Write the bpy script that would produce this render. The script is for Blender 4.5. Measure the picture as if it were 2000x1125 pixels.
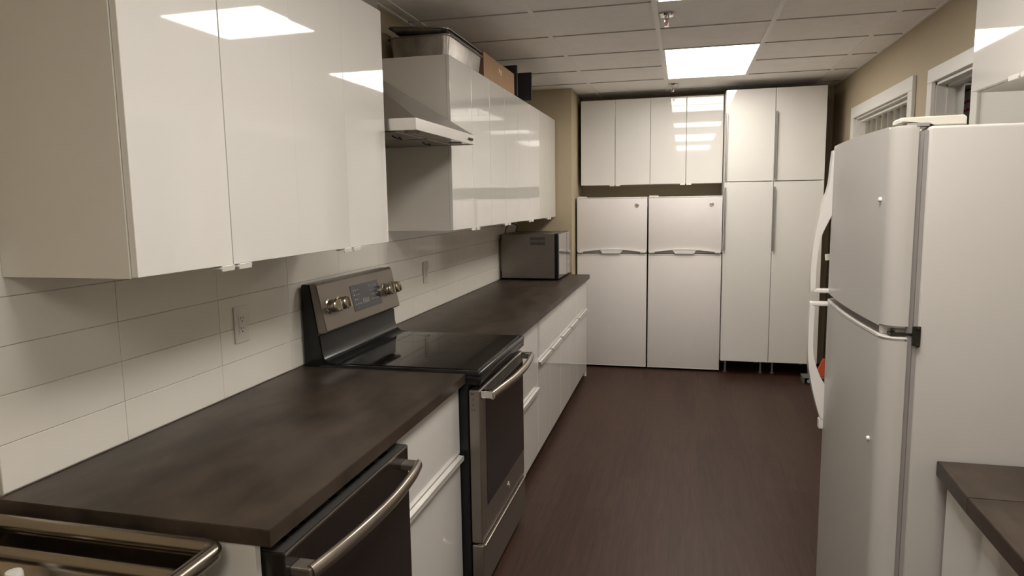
import bpy, bmesh, math, random
from mathutils import Vector, Matrix
random.seed(4)
for o in list(bpy.data.objects): bpy.data.objects.remove(o)
SC = bpy.context.scene
COL = SC.collection

# ------------------------------------------------------------------ camera
cam_d = bpy.data.cameras.new('camera'); cam = bpy.data.objects.new('camera', cam_d); COL.objects.link(cam)
YA, PI_, RO = math.radians(14.0504), math.radians(7.1481), math.radians(-0.8706)
Fv = Vector((-math.sin(YA)*math.cos(PI_), math.cos(YA)*math.cos(PI_), -math.sin(PI_)))
Rv = Vector((math.cos(YA), math.sin(YA), 0)); Uv = Rv.cross(Fv)
R2 = Rv*math.cos(RO)+Uv*math.sin(RO); U2 = -Rv*math.sin(RO)+Uv*math.cos(RO)
M = Matrix((R2, U2, -Fv)).transposed().to_4x4(); M.translation = Vector((1.5611, -1.054, 1.5913))
cam.matrix_world = M
cam_d.sensor_width = 36; cam_d.sensor_fit = 'HORIZONTAL'; cam_d.lens = 36*1336.4/2000
cam_d.clip_start = 0.02
SC.camera = cam
# ------------------------------------------------------------------ view, world, light levels
SC.view_settings.view_transform = 'Standard'; SC.view_settings.look = 'None'
SC.view_settings.gamma = 1; SC.view_settings.use_curve_mapping = False
SC.view_settings.exposure = 0.0
w = bpy.data.worlds.new('world'); SC.world = w; w.use_nodes = True
w.node_tree.nodes['Background'].inputs[0].default_value = (0.02, 0.02, 0.02, 1)
LAMP = 14.8
LAMP_COL = (1.0, 0.94, 0.86)

# ------------------------------------------------------------------ materials
def nt(name):
    m = bpy.data.materials.new(name); m.use_nodes = True
    return m, m.node_tree, m.node_tree.nodes['Principled BSDF']
def mat(name, col, rough=.5, metal=0, coat=0, spec=.5, noise=0, nscale=6, bump=0, bscale=60, stretch=(1,1,1)):
    m, t, p = nt(name); N = t.nodes; L = t.links
    p.inputs['Base Color'].default_value = (*col, 1); p.inputs['Roughness'].default_value = rough
    p.inputs['Metallic'].default_value = metal; p.inputs['Coat Weight'].default_value = coat
    p.inputs['Coat Roughness'].default_value = .02
    p.inputs['Specular IOR Level'].default_value = spec
    tc = N.new('ShaderNodeTexCoord'); mp = N.new('ShaderNodeMapping'); mp.inputs['Scale'].default_value = stretch
    L.new(tc.outputs['Object'], mp.inputs[0])
    nz = N.new('ShaderNodeTexNoise'); nz.inputs['Scale'].default_value = nscale; nz.inputs['Detail'].default_value = 6
    nz.inputs['Roughness'].default_value = .65
    L.new(mp.outputs[0], nz.inputs['Vector'])
    cr = N.new('ShaderNodeValToRGB')
    a = max(0, 1-noise); b = 1+noise
    cr.color_ramp.elements[0].color = (*[c*a for c in col], 1); cr.color_ramp.elements[1].color = (*[min(1, c*b) for c in col], 1)
    cr.color_ramp.elements[0].position = .3; cr.color_ramp.elements[1].position = .7
    L.new(nz.outputs['Fac'], cr.inputs[0]); L.new(cr.outputs[0], p.inputs['Base Color'])
    if bump:
        n2 = N.new('ShaderNodeTexNoise'); n2.inputs['Scale'].default_value = bscale; n2.inputs['Detail'].default_value = 4
        L.new(mp.outputs[0], n2.inputs['Vector'])
        bp = N.new('ShaderNodeBump'); bp.inputs['Strength'].default_value = bump; bp.inputs['Distance'].default_value = .002
        L.new(n2.outputs['Fac'], bp.inputs['Height']); L.new(bp.outputs[0], p.inputs['Normal'])
    return m
def emit(name, col, s):
    m, t, p = nt(name); p.inputs['Base Color'].default_value = (.8, .8, .8, 1)
    p.inputs['Emission Color'].default_value = (*col, 1); p.inputs['Emission Strength'].default_value = s
    return m
def floor_mat():
    m, t, p = nt('vinyl_plank_floor'); N = t.nodes; L = t.links
    tc = N.new('ShaderNodeTexCoord'); mp = N.new('ShaderNodeMapping'); mp.inputs['Rotation'].default_value = (0, 0, math.pi/2)
    L.new(tc.outputs['Object'], mp.inputs[0])
    br = N.new('ShaderNodeTexBrick'); br.offset = .37; br.inputs['Scale'].default_value = 1
    br.inputs['Brick Width'].default_value = 1.22; br.inputs['Row Height'].default_value = .152
    br.inputs['Mortar Size'].default_value = .0012; br.inputs['Color1'].default_value = (.2, .2, .2, 1)
    br.inputs['Color2'].default_value = (.8, .8, .8, 1); br.inputs['Mortar'].default_value = (0, 0, 0, 1)
    L.new(mp.outputs[0], br.inputs['Vector'])
    m2 = N.new('ShaderNodeMapping'); m2.inputs['Scale'].default_value = (16, .9, 1); L.new(tc.outputs['Object'], m2.inputs[0])
    nz = N.new('ShaderNodeTexNoise'); nz.inputs['Scale'].default_value = 2.2; nz.inputs['Detail'].default_value = 9
    nz.inputs['Roughness'].default_value = .7; nz.inputs['Distortion'].default_value = 1.2; L.new(m2.outputs[0], nz.inputs['Vector'])
    mx = N.new('ShaderNodeMix'); mx.data_type = 'RGBA'; mx.inputs[0].default_value = .22
    L.new(nz.outputs['Fac'], mx.inputs[6]); L.new(br.outputs['Color'], mx.inputs[7])
    cr = N.new('ShaderNodeValToRGB'); e = cr.color_ramp.elements
    e[0].position = .25; e[0].color = (.019, .0075, .0048, 1); e[1].position = .75; e[1].color = (.066, .033, .022, 1)
    L.new(mx.outputs[2], cr.inputs[0]); L.new(cr.outputs[0], p.inputs['Base Color'])
    p.inputs['Roughness'].default_value = .46; p.inputs['Specular IOR Level'].default_value = .24
    b = N.new('ShaderNodeBump'); b.inputs['Strength'].default_value = .12; b.inputs['Distance'].default_value = .002
    L.new(nz.outputs['Fac'], b.inputs['Height']); L.new(b.outputs[0], p.inputs['Normal'])
    return m
MT = {
 'gloss': mat('gloss_white_lacquer', (.74, .72, .685), .035, coat=.35, noise=.01, nscale=2),
 'carcass': mat('white_melamine', (.68, .655, .60), .38, noise=.015, nscale=3),
 'pull': mat('pale_aluminium', (.78, .76, .72), .32, metal=.35),
 'pullgrey': mat('brushed_grey_pull', (.42, .41, .40), .35, metal=.8),
 'counter': mat('dark_stone_laminate', (.042, .030, .022), (.40), spec=.30, noise=.6, nscale=5, bump=.05, bscale=90, stretch=(1.6, .8, 1)),
 'counter_edge': mat('dark_laminate_edge', (.085, .068, .057), .4, noise=.2, nscale=8),
 'tile': mat('glazed_white_tile', (.77, .735, .67), .10, noise=.02, nscale=2, bump=.05, bscale=6),
 'grout': mat('grout', (.50, .47, .42), .8),
 'beige': mat('beige_wall_paint', (.445, .37, .255), .75, noise=.02, nscale=3, bump=.08, bscale=220),
 'whitewall': mat('white_wall_panel', (.62, .60, .55), .5),
 'trim': mat('white_trim_paint', (.72, .70, .66), .4),
 'tile_ceiling': mat('ceiling_tile', (.96, .93, .90), .85, noise=.035, nscale=9, bump=.25, bscale=160),
 'grid': mat('ceiling_grid_paint', (.94, .92, .89), .5),
 'shadow_line': mat('ceiling_shadow_line', (.42, .40, .38), .8),
 'appl': mat('white_enamel_textured', (.53, .51, .485), .30, noise=.01, bump=.09, bscale=420),
 'appl_smooth': mat('white_plastic', (.74, .72, .69), .25),
 'cream': mat('cream_plastic', (.74, .71, .63), .4),
 'gasket': mat('grey_gasket', (.33, .31, .30), .5),
 'pocket': mat('grip_recess_grey', (.36, .33, .32), .6),
 'steel': mat('stainless_steel', (.56, .53, .49), .27, metal=1, noise=.06, nscale=3, stretch=(.4, 12, 12)),
 'hoodsteel': mat('hood_steel', (.60, .58, .56), .30, metal=1, noise=.04, nscale=3, stretch=(12, .4, 12)),
 'oldsteel': mat('worn_pan_steel', (.36, .335, .31), .36, metal=.95, noise=.35, nscale=7),
 'sinksteel': mat('sink_steel', (.34, .30, .25), .24, metal=1, noise=.12, nscale=4, stretch=(.5, 5, 5)),
 'slate': mat('slate_steel', (.235, .205, .175), .36, metal=.75, noise=.03, nscale=4),
 'slatebright': mat('bright_slate_handle', (.42, .37, .32), .26, metal=.95),
 'blacksteel': mat('black_stainless', (.026, .021, .018), .22, metal=.35),
 'dwstrip': mat('dark_control_strip', (.07, .065, .062), .3, metal=.3),
 'knob': mat('knob_metal', (.50, .45, .38), .22, metal=1),
 'black': mat('black_enamel', (.009, .009, .010), .2, spec=.32),
 'glass': mat('black_ceramic_glass', (.007, .006, .006), .05, spec=.34),
 'mattblack': mat('matt_black', (.02, .02, .02), .6),
 'display': mat('touch_display', (.035, .035, .042), .15),
 'ring': mat('burner_print', (.018, .016, .015), .2),
 'tick': mat('printed_marks', (.24, .235, .23), .5),
 'mwside': mat('microwave_shell', (.22, .195, .175), .36, metal=.8, noise=.05, nscale=3),
 'mwglass': mat('mirror_door_glass', (.46, .44, .42), .08, metal=.75),
 'chrome': mat('chrome', (.75, .74, .72), .12, metal=1),
 'card': mat('cardboard', (.47, .30, .17), .8, noise=.06, nscale=12),
 'carddark': mat('cardboard_edge', (.20, .115, .08), .8),
 'tray': mat('dark_tray', (.030, .026, .028), .5, noise=.1),
 'traydark': mat('dark_grey_box', (.022, .024, .028), .6),
 'outlet': mat('outlet_plastic', (.66, .63, .57), .35),
 'orange': mat('orange_bristles', (.55, .085, .03), .6),
 'tub': mat('grey_green_plastic', (.12, .135, .11), .5),
 'red': mat('red_print', (.60, .05, .08), .6),
 'redbulb': mat('red_glass_bulb', (.45, .05, .04), .2),
 'dark': mat('dark_beige_paint', (.20, .17, .13), .8),  # one even dark beige for the side-room walls
 'floor': floor_mat(), 'frontwall': mat('light_cream_paint', (.86, .80, .68), .7), 'rim_dark': mat('dull_dark_rim', (.26, .24, .22), .35, metal=.9),
 'lamp': emit('lit_diffuser', LAMP_COL, LAMP), 'lamp_dim': emit('dim_diffuser', LAMP_COL, LAMP*.5),
 'twin': mat('white_enamel_door', (.74, .70, .68), .33, noise=.01, bump=.12, bscale=300),
}
# ------------------------------------------------------------------ mesh helpers
def BM(): return bmesh.new()
def box(bm, a, b, bev=0, seg=2):
    x0, x1 = sorted((a[0], b[0])); y0, y1 = sorted((a[1], b[1])); z0, z1 = sorted((a[2], b[2]))
    r = bmesh.ops.create_cube(bm, size=1, matrix=Matrix.Translation(((x0+x1)/2, (y0+y1)/2, (z0+z1)/2)) @ Matrix.Diagonal((x1-x0, y1-y0, z1-z0, 1)))
    if bev:
        es = set(e for v in r['verts'] for e in v.link_edges)
        bmesh.ops.bevel(bm, geom=list(es), offset=min(bev, .45*min(x1-x0, y1-y0, z1-z0)), segments=seg, affect='EDGES', profile=.5)
def hexa(bm, P, bev=0):
    """eight corners: bottom ring then top ring"""
    v = [bm.verts.new(p) for p in P]
    fs = [(3, 2, 1, 0), (4, 5, 6, 7), (0, 1, 5, 4), (1, 2, 6, 5), (2, 3, 7, 6), (3, 0, 4, 7)]
    for f in fs: bm.faces.new([v[i] for i in f])
    if bev:
        es = set(e for q in v for e in q.link_edges)
        bmesh.ops.bevel(bm, geom=list(es), offset=bev, segments=2, affect='EDGES')
def prism(bm, prof, axis, a, b, bev=0):
    """prof: 2D points; axis 'y': (x,z) extruded along y; 'x': (y,z) ; 'z': (x,y)"""
    def P(p, t):
        return {'y': (p[0], t, p[1]), 'x': (t, p[0], p[1]), 'z': (p[0], p[1], t)}[axis]
    A = [bm.verts.new(P(p, a)) for p in prof]; B = [bm.verts.new(P(p, b)) for p in prof]
    n = len(prof); bm.faces.new(A); bm.faces.new(list(reversed(B)))
    for i in range(n): bm.faces.new((A[i], B[i], B[(i+1) % n], A[(i+1) % n]))
    if bev:
        es = [e for e in bm.edges if all(q in A for q in e.verts) or all(q in B for q in e.verts)]
        bmesh.ops.bevel(bm, geom=es, offset=bev, segments=2, affect='EDGES')
def tube(bm, path, r, n=12, sy=1, cap=True, up=(0, 0, 1)):
    pts = [Vector(p) for p in path]; rings = []
    for i, p in enumerate(pts):
        d = (pts[min(i+1, len(pts)-1)]-pts[max(i-1, 0)]).normalized()
        u = Vector(up)
        if abs(d.dot(u)) > .97: u = Vector((1, 0, 0))
        s = d.cross(u).normalized(); t = s.cross(d).normalized()
        rr = r[i] if isinstance(r, (list, tuple)) else r
        rings.append([bm.verts.new(p+s*math.cos(2*math.pi*k/n)*rr+t*math.sin(2*math.pi*k/n)*rr*sy) for k in range(n)])
    for A, B in zip(rings, rings[1:]):
        for k in range(n): bm.faces.new((A[k], A[(k+1) % n], B[(k+1) % n], B[k]))
    if cap: bm.faces.new(rings[0][::-1]); bm.faces.new(rings[-1])
def lathe(bm, prof, origin, axis=(0, 0, 1), n=24):
    """prof: (radius, distance along axis)"""
    q = Vector((0, 0, 1)).rotation_difference(Vector(axis)); o = Vector(origin); rings = []
    for r, h in prof:
        rings.append([bm.verts.new(o+q@Vector((math.cos(2*math.pi*k/n)*max(r, 1e-4), math.sin(2*math.pi*k/n)*max(r, 1e-4), h))) for k in range(n)])
    for A, B in zip(rings, rings[1:]):
        for k in range(n): bm.faces.new((A[k], A[(k+1) % n], B[(k+1) % n], B[k]))
    bm.faces.new(rings[0][::-1]); bm.faces.new(rings[-1])
def bez(P, n=16):
    """Catmull-Rom through points"""
    P = [Vector(p) for p in P]; out = []
    Q = [2*P[0]-P[1]]+P+[2*P[-1]-P[-2]]
    for i in range(1, len(Q)-2):
        for k in range(n):
            t = k/n; a, b, c, d = Q[i-1:i+3]
            out.append(.5*((2*b)+(c-a)*t+(2*a-5*b+4*c-d)*t*t+(3*b-a-3*c+d)*t**3))
    out.append(P[-1]); return out
ORIG = {}
def obj(name, bm, m, parent=None, smooth=False, kind=None):
    bmesh.ops.recalc_face_normals(bm, faces=bm.faces)
    me = bpy.data.meshes.new(name)
    if parent is not None:
        o0 = ORIG[parent.name]; bmesh.ops.translate(bm, verts=bm.verts, vec=-o0)
    else: o0 = Vector((0, 0, 0))
    bm.to_mesh(me); bm.free(); me.materials.append(MT[m] if isinstance(m, str) else m)
    if smooth:
        for p in me.polygons: p.use_smooth = True
        try: me.set_sharp_from_angle(angle=math.radians(40))
        except Exception: pass
    o = bpy.data.objects.new(name, me); COL.objects.link(o)
    if parent is not None: o.parent = parent
    ORIG[o.name] = o0
    if kind: o['kind'] = kind
    return o
def thing(name, label, cat, loc, group=None):
    o = bpy.data.objects.new(name, None); COL.objects.link(o); o.location = loc; o.empty_display_size = .1
    o['label'] = label; o['category'] = cat
    if group: o['group'] = group
    ORIG[o.name] = Vector(loc); return o
def solo(name, bm, m, label, cat, loc, group=None, smooth=False):
    """a thing that is one mesh, its origin at loc"""
    bmesh.ops.translate(bm, verts=bm.verts, vec=-Vector(loc))
    o = obj(name, bm, m, None, smooth); o.location = loc; ORIG[o.name] = Vector(loc)
    o['label'] = label; o['category'] = cat
    if group: o['group'] = group
    return o
def struct(name, bm, m): return obj(name, bm, m, None, kind='structure')
def text_mesh(name, s, size, mtx, m, parent, depth=.0006):
    cu = bpy.data.curves.new(name+'_curve', 'FONT'); cu.body = s; cu.size = size; cu.extrude = depth
    cu.align_x = 'CENTER'; cu.align_y = 'CENTER'
    t = bpy.data.objects.new(name+'_tmp', cu); COL.objects.link(t)
    dg = bpy.context.evaluated_depsgraph_get(); me = bpy.data.meshes.new_from_object(t.evaluated_get(dg))
    bpy.data.objects.remove(t); bm = BM(); bm.from_mesh(me); bpy.data.meshes.remove(me)
    bmesh.ops.transform(bm, matrix=mtx, verts=bm.verts)
    return obj(name, bm, m, parent)

# ------------------------------------------------------------------ dimensions
FL = -.045; ZC = 2.628; W = 2.93; YB = 6.13; YF = -3.6
CT = .915; CTB = .877
# ------------------------------------------------------------------ room
b = BM(); box(b, (-.15, YF-.1, FL-.1), (W+1.4, YB+.1, FL)); struct('floor', b, 'floor')
b = BM(); box(b, (-.15, YF, FL), (-.012, YB, ZC+.1)); wl = struct('wall_left', b, 'beige')
b = BM(); box(b, (-.15, YB, FL), (W+.12, YB+.12, ZC+.1)); struct('wall_back', b, 'beige')
b = BM(); box(b, (-.15, YF-.12, FL), (W+.12, YF, ZC+.1)); struct('wall_front', b, 'frontwall')
b = BM(); box(b, (-.012, 5.412, FL), (.538, YB, ZC)); struct('wall_column', b, 'beige')
# right wall with a window opening (3.80..5.22) and a door opening (2.86..3.36)
WY0, WY1, WZ0, WZ1 = 3.80, 5.22, 1.05, 2.235
DY0, DY1, DZ1 = 2.80, 3.365, 2.225
b = BM()
box(b, (W, YF, FL), (W+.14, DY0, ZC+.1)); box(b, (W, DY0, DZ1), (W+.14, DY1, ZC+.1))
box(b, (W, DY1, FL), (W+.14, WY0, ZC+.1)); box(b, (W, WY0, FL), (W+.14, WY1, WZ0)); box(b, (W, WY0, WZ1), (W+.14, WY1, ZC+.1))
box(b, (W, WY1, FL), (W+.14, YB, ZC+.1)); struct('wall_right', b, 'beige')
b = BM(); box(b, (W-.006, YF, FL), (W, 2.720, 2.45)); o = obj('wall_panel', b, 'whitewall', bpy.data.objects['wall_right']); 
# store room behind the right wall
b = BM(); box(b, (W+1.2, 2.2, FL), (W+1.3, YB, ZC)); box(b, (W+.14, 2.1, FL), (W+1.3, 2.2, ZC)); box(b, (W+.14, YB, FL), (W+1.3, YB+.1, ZC))
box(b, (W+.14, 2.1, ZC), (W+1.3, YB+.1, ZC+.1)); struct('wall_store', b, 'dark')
# ceiling: tiles, visible tee grid, grey strips painted as shadow lines
TX, TY, X1, R0 = .6657, .5981, 1.3953, 3.3935
LX0, LX1 = X1+.03, X1+TX-.008
LIGHTS = [(0, 1), (1, 1)]
rows_lit = {R0+TY: 1, R0+2*TY: 1, R0-2*TY: 1}
b = BM(); box(b, (-.15, YF, ZC+.06), (W+.14, YB, ZC+.12)); ceil = struct('ceiling', b, 'tile_ceiling')
b = BM(); g = BM(); rv = BM()
lit = []
for i in range(-3, 4):
    xa = X1+i*TX; xb = xa+TX
    for k in range(-13, 6):
        ya = R0+k*TY; yb = ya+TY
        A = (max(xa, -.012), max(ya, YF)); B_ = (min(xb, W), min(yb, YB))
        if B_[0]-A[0] < .03 or B_[1]-A[1] < .03: continue
        islit = i == 0 and k in (1, 2, -2, -6, -5, -9, -10)
        if islit: lit.append((A, B_, k)); continue
        box(b, (A[0]+.006, A[1]+.006, ZC+.002), (B_[0]-.006, B_[1]-.006, ZC+.03))
obj('ceiling_tiles', b, 'tile_ceiling', ceil)
for i in range(-2, 4):
    x = X1+i*TX
    if -.01 < x < W: box(g, (x-.014, YF, ZC-.003), (x+.014, YB, ZC+.02))
for k in range(-11, 5):
    y = R0+k*TY
    for i in range(-3, 4):
        xa = max(X1+i*TX+.014, -.012); xb = min(X1+(i+1)*TX-.014, W)
        if xb-xa < .02 or not YF < y < YB: continue
        box(g, (xa, y-.010, ZC-.0025), (xb, y+.010, ZC+.02))
        if not (i == 0 and k == 2 or i == 0 and k in (-5, -9)): box(rv, (xa, y-.0135, ZC-.0036), (xb, y-.0095, ZC+.02))
for x in (-.012, W-.02): box(g, (x, YF, ZC-.004), (x+.02, YB, ZC+.02))
obj('ceiling_grid', g, 'grid', ceil); obj('ceiling_shadow_line', rv, 'shadow_line', ceil)
lamp_lab = {1: 'square lit ceiling panel, nearer half of the double light before the tall cabinets', 2: 'square lit ceiling panel, farther half of the double light before the tall cabinets',
            -2: 'lit ceiling panel cut by the top edge of the photo', -6: 'lit ceiling panel above the photographer, over the near worktop', -5: 'lit ceiling panel just before the range, overhead of the photographer',
            -9: 'lit ceiling panel behind the photographer, nearer one', -10: 'lit ceiling panel behind the photographer, farther one'}
for A, B_, k in lit:
    t = thing('ceiling_light', lamp_lab[k], 'light', ((A[0]+B_[0])/2, (A[1]+B_[1])/2, ZC), 'square ceiling light panels')
    d = BM(); y0 = A[1]+(.012 if k not in (2, -5, -9) else .0045); y1 = B_[1]-(.012 if k not in (1, -6, -10) else .0045)
    box(d, (A[0]+.026, y0, ZC+.001), (B_[0]-.012, y1, ZC+.012)); obj('diffuser', d, 'lamp', t)
    f = BM()
    for p, q in (((A[0]+.014, A[1]+.001), (A[0]+.026, B_[1]-.001)), ((B_[0]-.012, A[1]+.001), (B_[0]-.001, B_[1]-.001))):
        box(f, (*p, ZC-.001), (*q, ZC+.03))
    if k not in (2, -5, -9): box(f, (A[0]+.026, A[1]+.001, ZC-.001), (B_[0]-.012, y0, ZC+.03))
    if k not in (1, -6, -10): box(f, (A[0]+.026, y1, ZC-.001), (B_[0]-.012, B_[1]-.001, ZC+.03))
    obj('frame', f, 'grid', t)
    if k in (2, -5, -9):
        f = BM(); box(f, (A[0]+.026, A[1]-.004, ZC-.0015), (B_[0]-.012, A[1]+.004, ZC+.012)); obj('divider', f, 'pocket', t)
# tile backsplash on the left wall
b = BM(); box(b, (-.012, .163, CT), (-.003, 5.412, 1.50)); obj('grout_bed', b, 'grout', wl)
b = BM()
zs = [.917, 1.035, 1.153, 1.269, 1.386, 1.503]
k = -1
while True:
    y0 = .545+.435*k; y1 = y0+.435; k += 1
    if y0 > 5.41: break
    for z0, z1 in zip(zs, zs[1:]):
        a = max(y0, .163); c = min(y1, 5.411)
        if c-a > .01: box(b, (-.006, a+.0008, z0+.0008), (0, c-.0008, z1-.0008), .0012, 1)
obj('tile_backsplash', b, 'tile', wl)
# window and door trim on the right wall
def frame_bm(y0, y1, z0, z1, wd, x0=W-.022, x1=W, sill=True):
    b = BM()
    box(b, (x0, y0-wd, z1), (x1, y1+wd, z1+wd), .003); box(b, (x0, y0-wd, z0), (x1, y0, z1), .003); box(b, (x0, y1, z0), (x1, y1+wd, z1), .003)
    if sill: box(b, (x0-.02, y0-wd, z0-.03), (x1, y1+wd, z0), .003)
    return b
struct('trim_1', frame_bm(WY0, WY1, WZ0, WZ1, .088), 'trim')
struct('trim_2', frame_bm(DY0, DY1, FL, DZ1, .078, sill=False), 'trim')
b = BM(); box(b, (W, WY0-.001, WZ1-.012), (W+.14, WY1+.001, WZ1), 0); box(b, (W, WY0, WZ0), (W+.14, WY0+.012, WZ1)); box(b, (W, WY1-.012, WZ0), (W+.14, WY1, WZ1))
win = struct('window_1', b, 'trim')
b = BM(); box(b, (W+.125, WY0, WZ0), (W+.135, WY1, WZ1)); obj('shutter_back', b, 'trim', win)
b = BM(); box(b, (W+.035, WY0+.012, WZ1-.035), (W+.075, WY1-.012, WZ1-.012), .004); obj('blind_rail', b, 'trim', win)
for k in range(9):
    b = BM(); y = WY0+.10+k*.15
    P = []
    for z in (WZ0+.01, WZ1-.045):
        P += [(W+.03, y-.075, z), (W+.034, y-.072, z), (W+.095, y+.035, z), (W+.09, y+.032, z)]
    hexa(b, P); obj('blind_slat', b, 'cream', win)
b = BM(); box(b, (W, DY0, DZ1-.018), (W+.14, DY1, DZ1)); box(b, (W, DY0, FL), (W+.14, DY0+.018, DZ1)); box(b, (W, DY1-.018, FL), (W+.14, DY1, DZ1))
box(b, (W+.05, DY1-.032, FL), (W+.09, DY1-.018, DZ1)); box(b, (W+.05, DY0+.018, DZ1-.032), (W+.09, DY1-.018, DZ1-.018))
dr = struct('door_2', b, 'trim')
# a notice hanging in the store room, seen through the doorway
t = thing('notice_sheet', 'pale pinned sheet with two small red marks seen through the doorway above the fridge', 'notice', (W+.62, 4.62, 2.2))
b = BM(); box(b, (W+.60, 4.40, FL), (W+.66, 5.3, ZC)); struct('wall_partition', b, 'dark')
b = BM(); box(b, (W+.594, 4.45, 2.10), (W+.599, 4.72, 2.33), .001); obj('paper', b, 'trim', t)
for z in (2.185, 2.245):
    b = BM()
    for k in range(3): box(b, (W+.5925, 4.54+k*.045, z+.003*(k % 2)), (W+.5938, 4.575+k*.045, z+.020+.003*(k % 2)))
    obj('red_mark', b, 'red', t)
t = thing('store_shelf', 'pale wall shelf seen through the doorway just above the pinned sheet', 'shelf', (W+.57, 4.6, 2.345))
b = BM(); box(b, (W+.50, 4.42, 2.345), (W+.5995, 5.2, 2.362), .002); obj('board', b, 'trim', t)
t = thing('ceiling_light', 'unseen ceiling panel added to light the side room beyond the doorway', 'light', (W+.45, 3.3, ZC))  # unseen lamp added to brighten the side room
b = BM(); box(b, (W+.25, 3.0, ZC-.03), (W+.55, 3.6, ZC-.006), .003); obj('diffuser', b, 'lamp_dim', t)
b = BM(); box(b, (W+.23, 2.98, ZC-.006), (W+.57, 3.62, ZC-.0005)); obj('frame', b, 'grid', t)
# ------------------------------------------------------------------ cabinets
def mapper(side, wall):
    if side == 'L': return lambda u, v, z: (v, u, z)
    if side == 'B': return lambda u, v, z: (u, wall-v, z)
    return lambda u, v, z: (wall-v, u, z)
def mbox(b, mp, u0, u1, v0, v1, z0, z1, bev=0): box(b, mp(u0, v0, z0), mp(u1, v1, z1), bev)
def carcass(t, mp, u0, u1, vf, z0, z1, v0=.004):
    b = BM(); s = .017
    mbox(b, mp, u0, u0+s, v0, vf, z0, z1); mbox(b, mp, u1-s, u1, v0, vf, z0, z1)
    mbox(b, mp, u0+s, u1-s, v0, vf, z0, z0+s); mbox(b, mp, u0+s, u1-s, v0, vf, z1-s, z1); mbox(b, mp, u0+s, u1-s, v0, v0+.006, z0+s, z1-s)
    return obj('carcass', b, 'carcass', t)
def slab(t, mp, name, u0, u1, vf, z0, z1, m='gloss', turn=0):
    g = .0018 if not turn else .0034
    b = BM(); mbox(b, mp, u0+g, u1-g, vf+.001, vf+.019, z0+.0018, z1-.0018, .0018)
    if turn:                              # a front that does not hang quite parallel to the wall
        c = Vector(mp((u0+u1)/2, vf+.001, 0))
        bmesh.ops.rotate(b, verts=b.verts, cent=c, matrix=Matrix.Rotation(math.radians(turn), 3, 'Z')); bmesh.ops.translate(b, verts=b.verts, vec=Vector(mp(0, .0016, 0))-Vector(mp(0, 0, 0)))
    return obj(name, b, m, t)
def tab_pull(d, mp, u0, u1, vf, z):      # little edge pull under an upper door
    b = BM(); mbox(b, mp, u0, u1, vf-.002, vf+.030, z-.0055, z-.0015, .001)
    mbox(b, mp, u0+.004, u1-.004, vf+.026, vf+.031, z-.012, z+.003, .001)
    obj('handle', b, 'pull', d)
def edge_pull(d, mp, u0, u1, vf, z):     # long edge pull along the top of a front
    b = BM(); mbox(b, mp, u0, u1, vf+.0195, vf+.0215, z-.022, z+.002, .0006); mbox(b, mp, u0, u1, vf+.0195, vf+.042, z-.0015, z+.0025, .001)
    mbox(b, mp, u0, u1, vf+.038, vf+.042, z-.016, z+.0025, .001)
    obj('handle', b, 'pull', d)
ML = mapper('L', 0); MB = mapper('B', YB-.004); MR = mapper('R', W-.006)
UB, UT = 1.434, 2.349
# uppers, near pair of units on the left wall
y = .216; DW_ = .336
near_lab = ['gloss white wall cabinet over the dark worktop, nearest to the camera', 'gloss white wall cabinet between the nearest one and the range hood']
for n in range(2):
    u0 = y+n*2*DW_; u1 = u0+2*DW_
    t = thing('wall_cabinet', near_lab[n], 'cabinet', (.19, (u0+u1)/2, UB), 'gloss white wall cabinets on the left wall')
    t.rotation_euler = (0, 0, math.radians(-.3))
    carcass(t, ML, u0, u1, .366, UB, UT)
    for j in range(2):
        d = slab(t, ML, 'door', u0+j*DW_, u0+(j+1)*DW_, .366, UB, UT, turn=(-.48, -.55, -.48, -.55)[n*2+j])
        c = u0+DW_
        if j == 0: tab_pull(d, ML, c-.065, c-.006, .366, UB)
        else: tab_pull(d, ML, c+.006, c+.068, .366, UB)
far_lab = ['gloss white wall cabinet next to the range hood, steel pan on top', 'gloss white wall cabinet with the cardboard box on top', 'gloss white wall cabinet with the dark panels on top, third beyond the hood',
           'gloss white wall cabinet farthest down the left wall, above the microwave']
D2 = .3762; UB = 1.446
for n in range(4):
    u0 = 2.39+n*2*D2; u1 = u0+2*D2
    t = thing('wall_cabinet', far_lab[n], 'cabinet', (.19, (u0+u1)/2, UB), 'gloss white wall cabinets on the left wall')
    carcass(t, ML, u0, u1, .366, UB, UT)
    for j in range(2):
        d = slab(t, ML, 'door', u0+j*D2, u0+(j+1)*D2, .366, UB, UT); c = u0+D2
        if j == 0: tab_pull(d, ML, c-.085, c-.006, .366, UB)
        else: tab_pull(d, ML, c+.006, c+.085, .366, UB)
UB = 1.434
# base units on the left
BF = .681; BZ0, BZ1 = .018, .872
def base_unit(name, label, u0, u1, fronts, grp='gloss white base cabinets under the left worktop'):
    t = thing(name, label, 'cabinet', (.34, (u0+u1)/2, FL), grp)
    carcass(t, ML, u0, u1, BF, BZ0, BZ1)
    for u in (u0+.05, u1-.05):
        for v in (.08, BF-.09):
            b = BM(); lathe(b, [(.018, FL+.0005), (.018, FL+.006), (.012, FL+.012), (.012, BZ0)], (v, u, 0), n=14); obj('leg', b, 'mattblack', t, True)
    for kind, a, c, z0, z1, h in fronts:
        d = slab(t, ML, kind, a, c, BF, z0, z1)
        if h: edge_pull(d, ML, a+.02, c-.02 if not isinstance(h, float) else a+h, BF, z1)
    return t
base_unit('base_cabinet', 'gloss white two-drawer base cabinet between dishwasher and range', .868, 1.480, [('drawer', .868, 1.480, .585, BZ1, 0), ('drawer', .868, 1.480, BZ0, .582, 1)])
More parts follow.
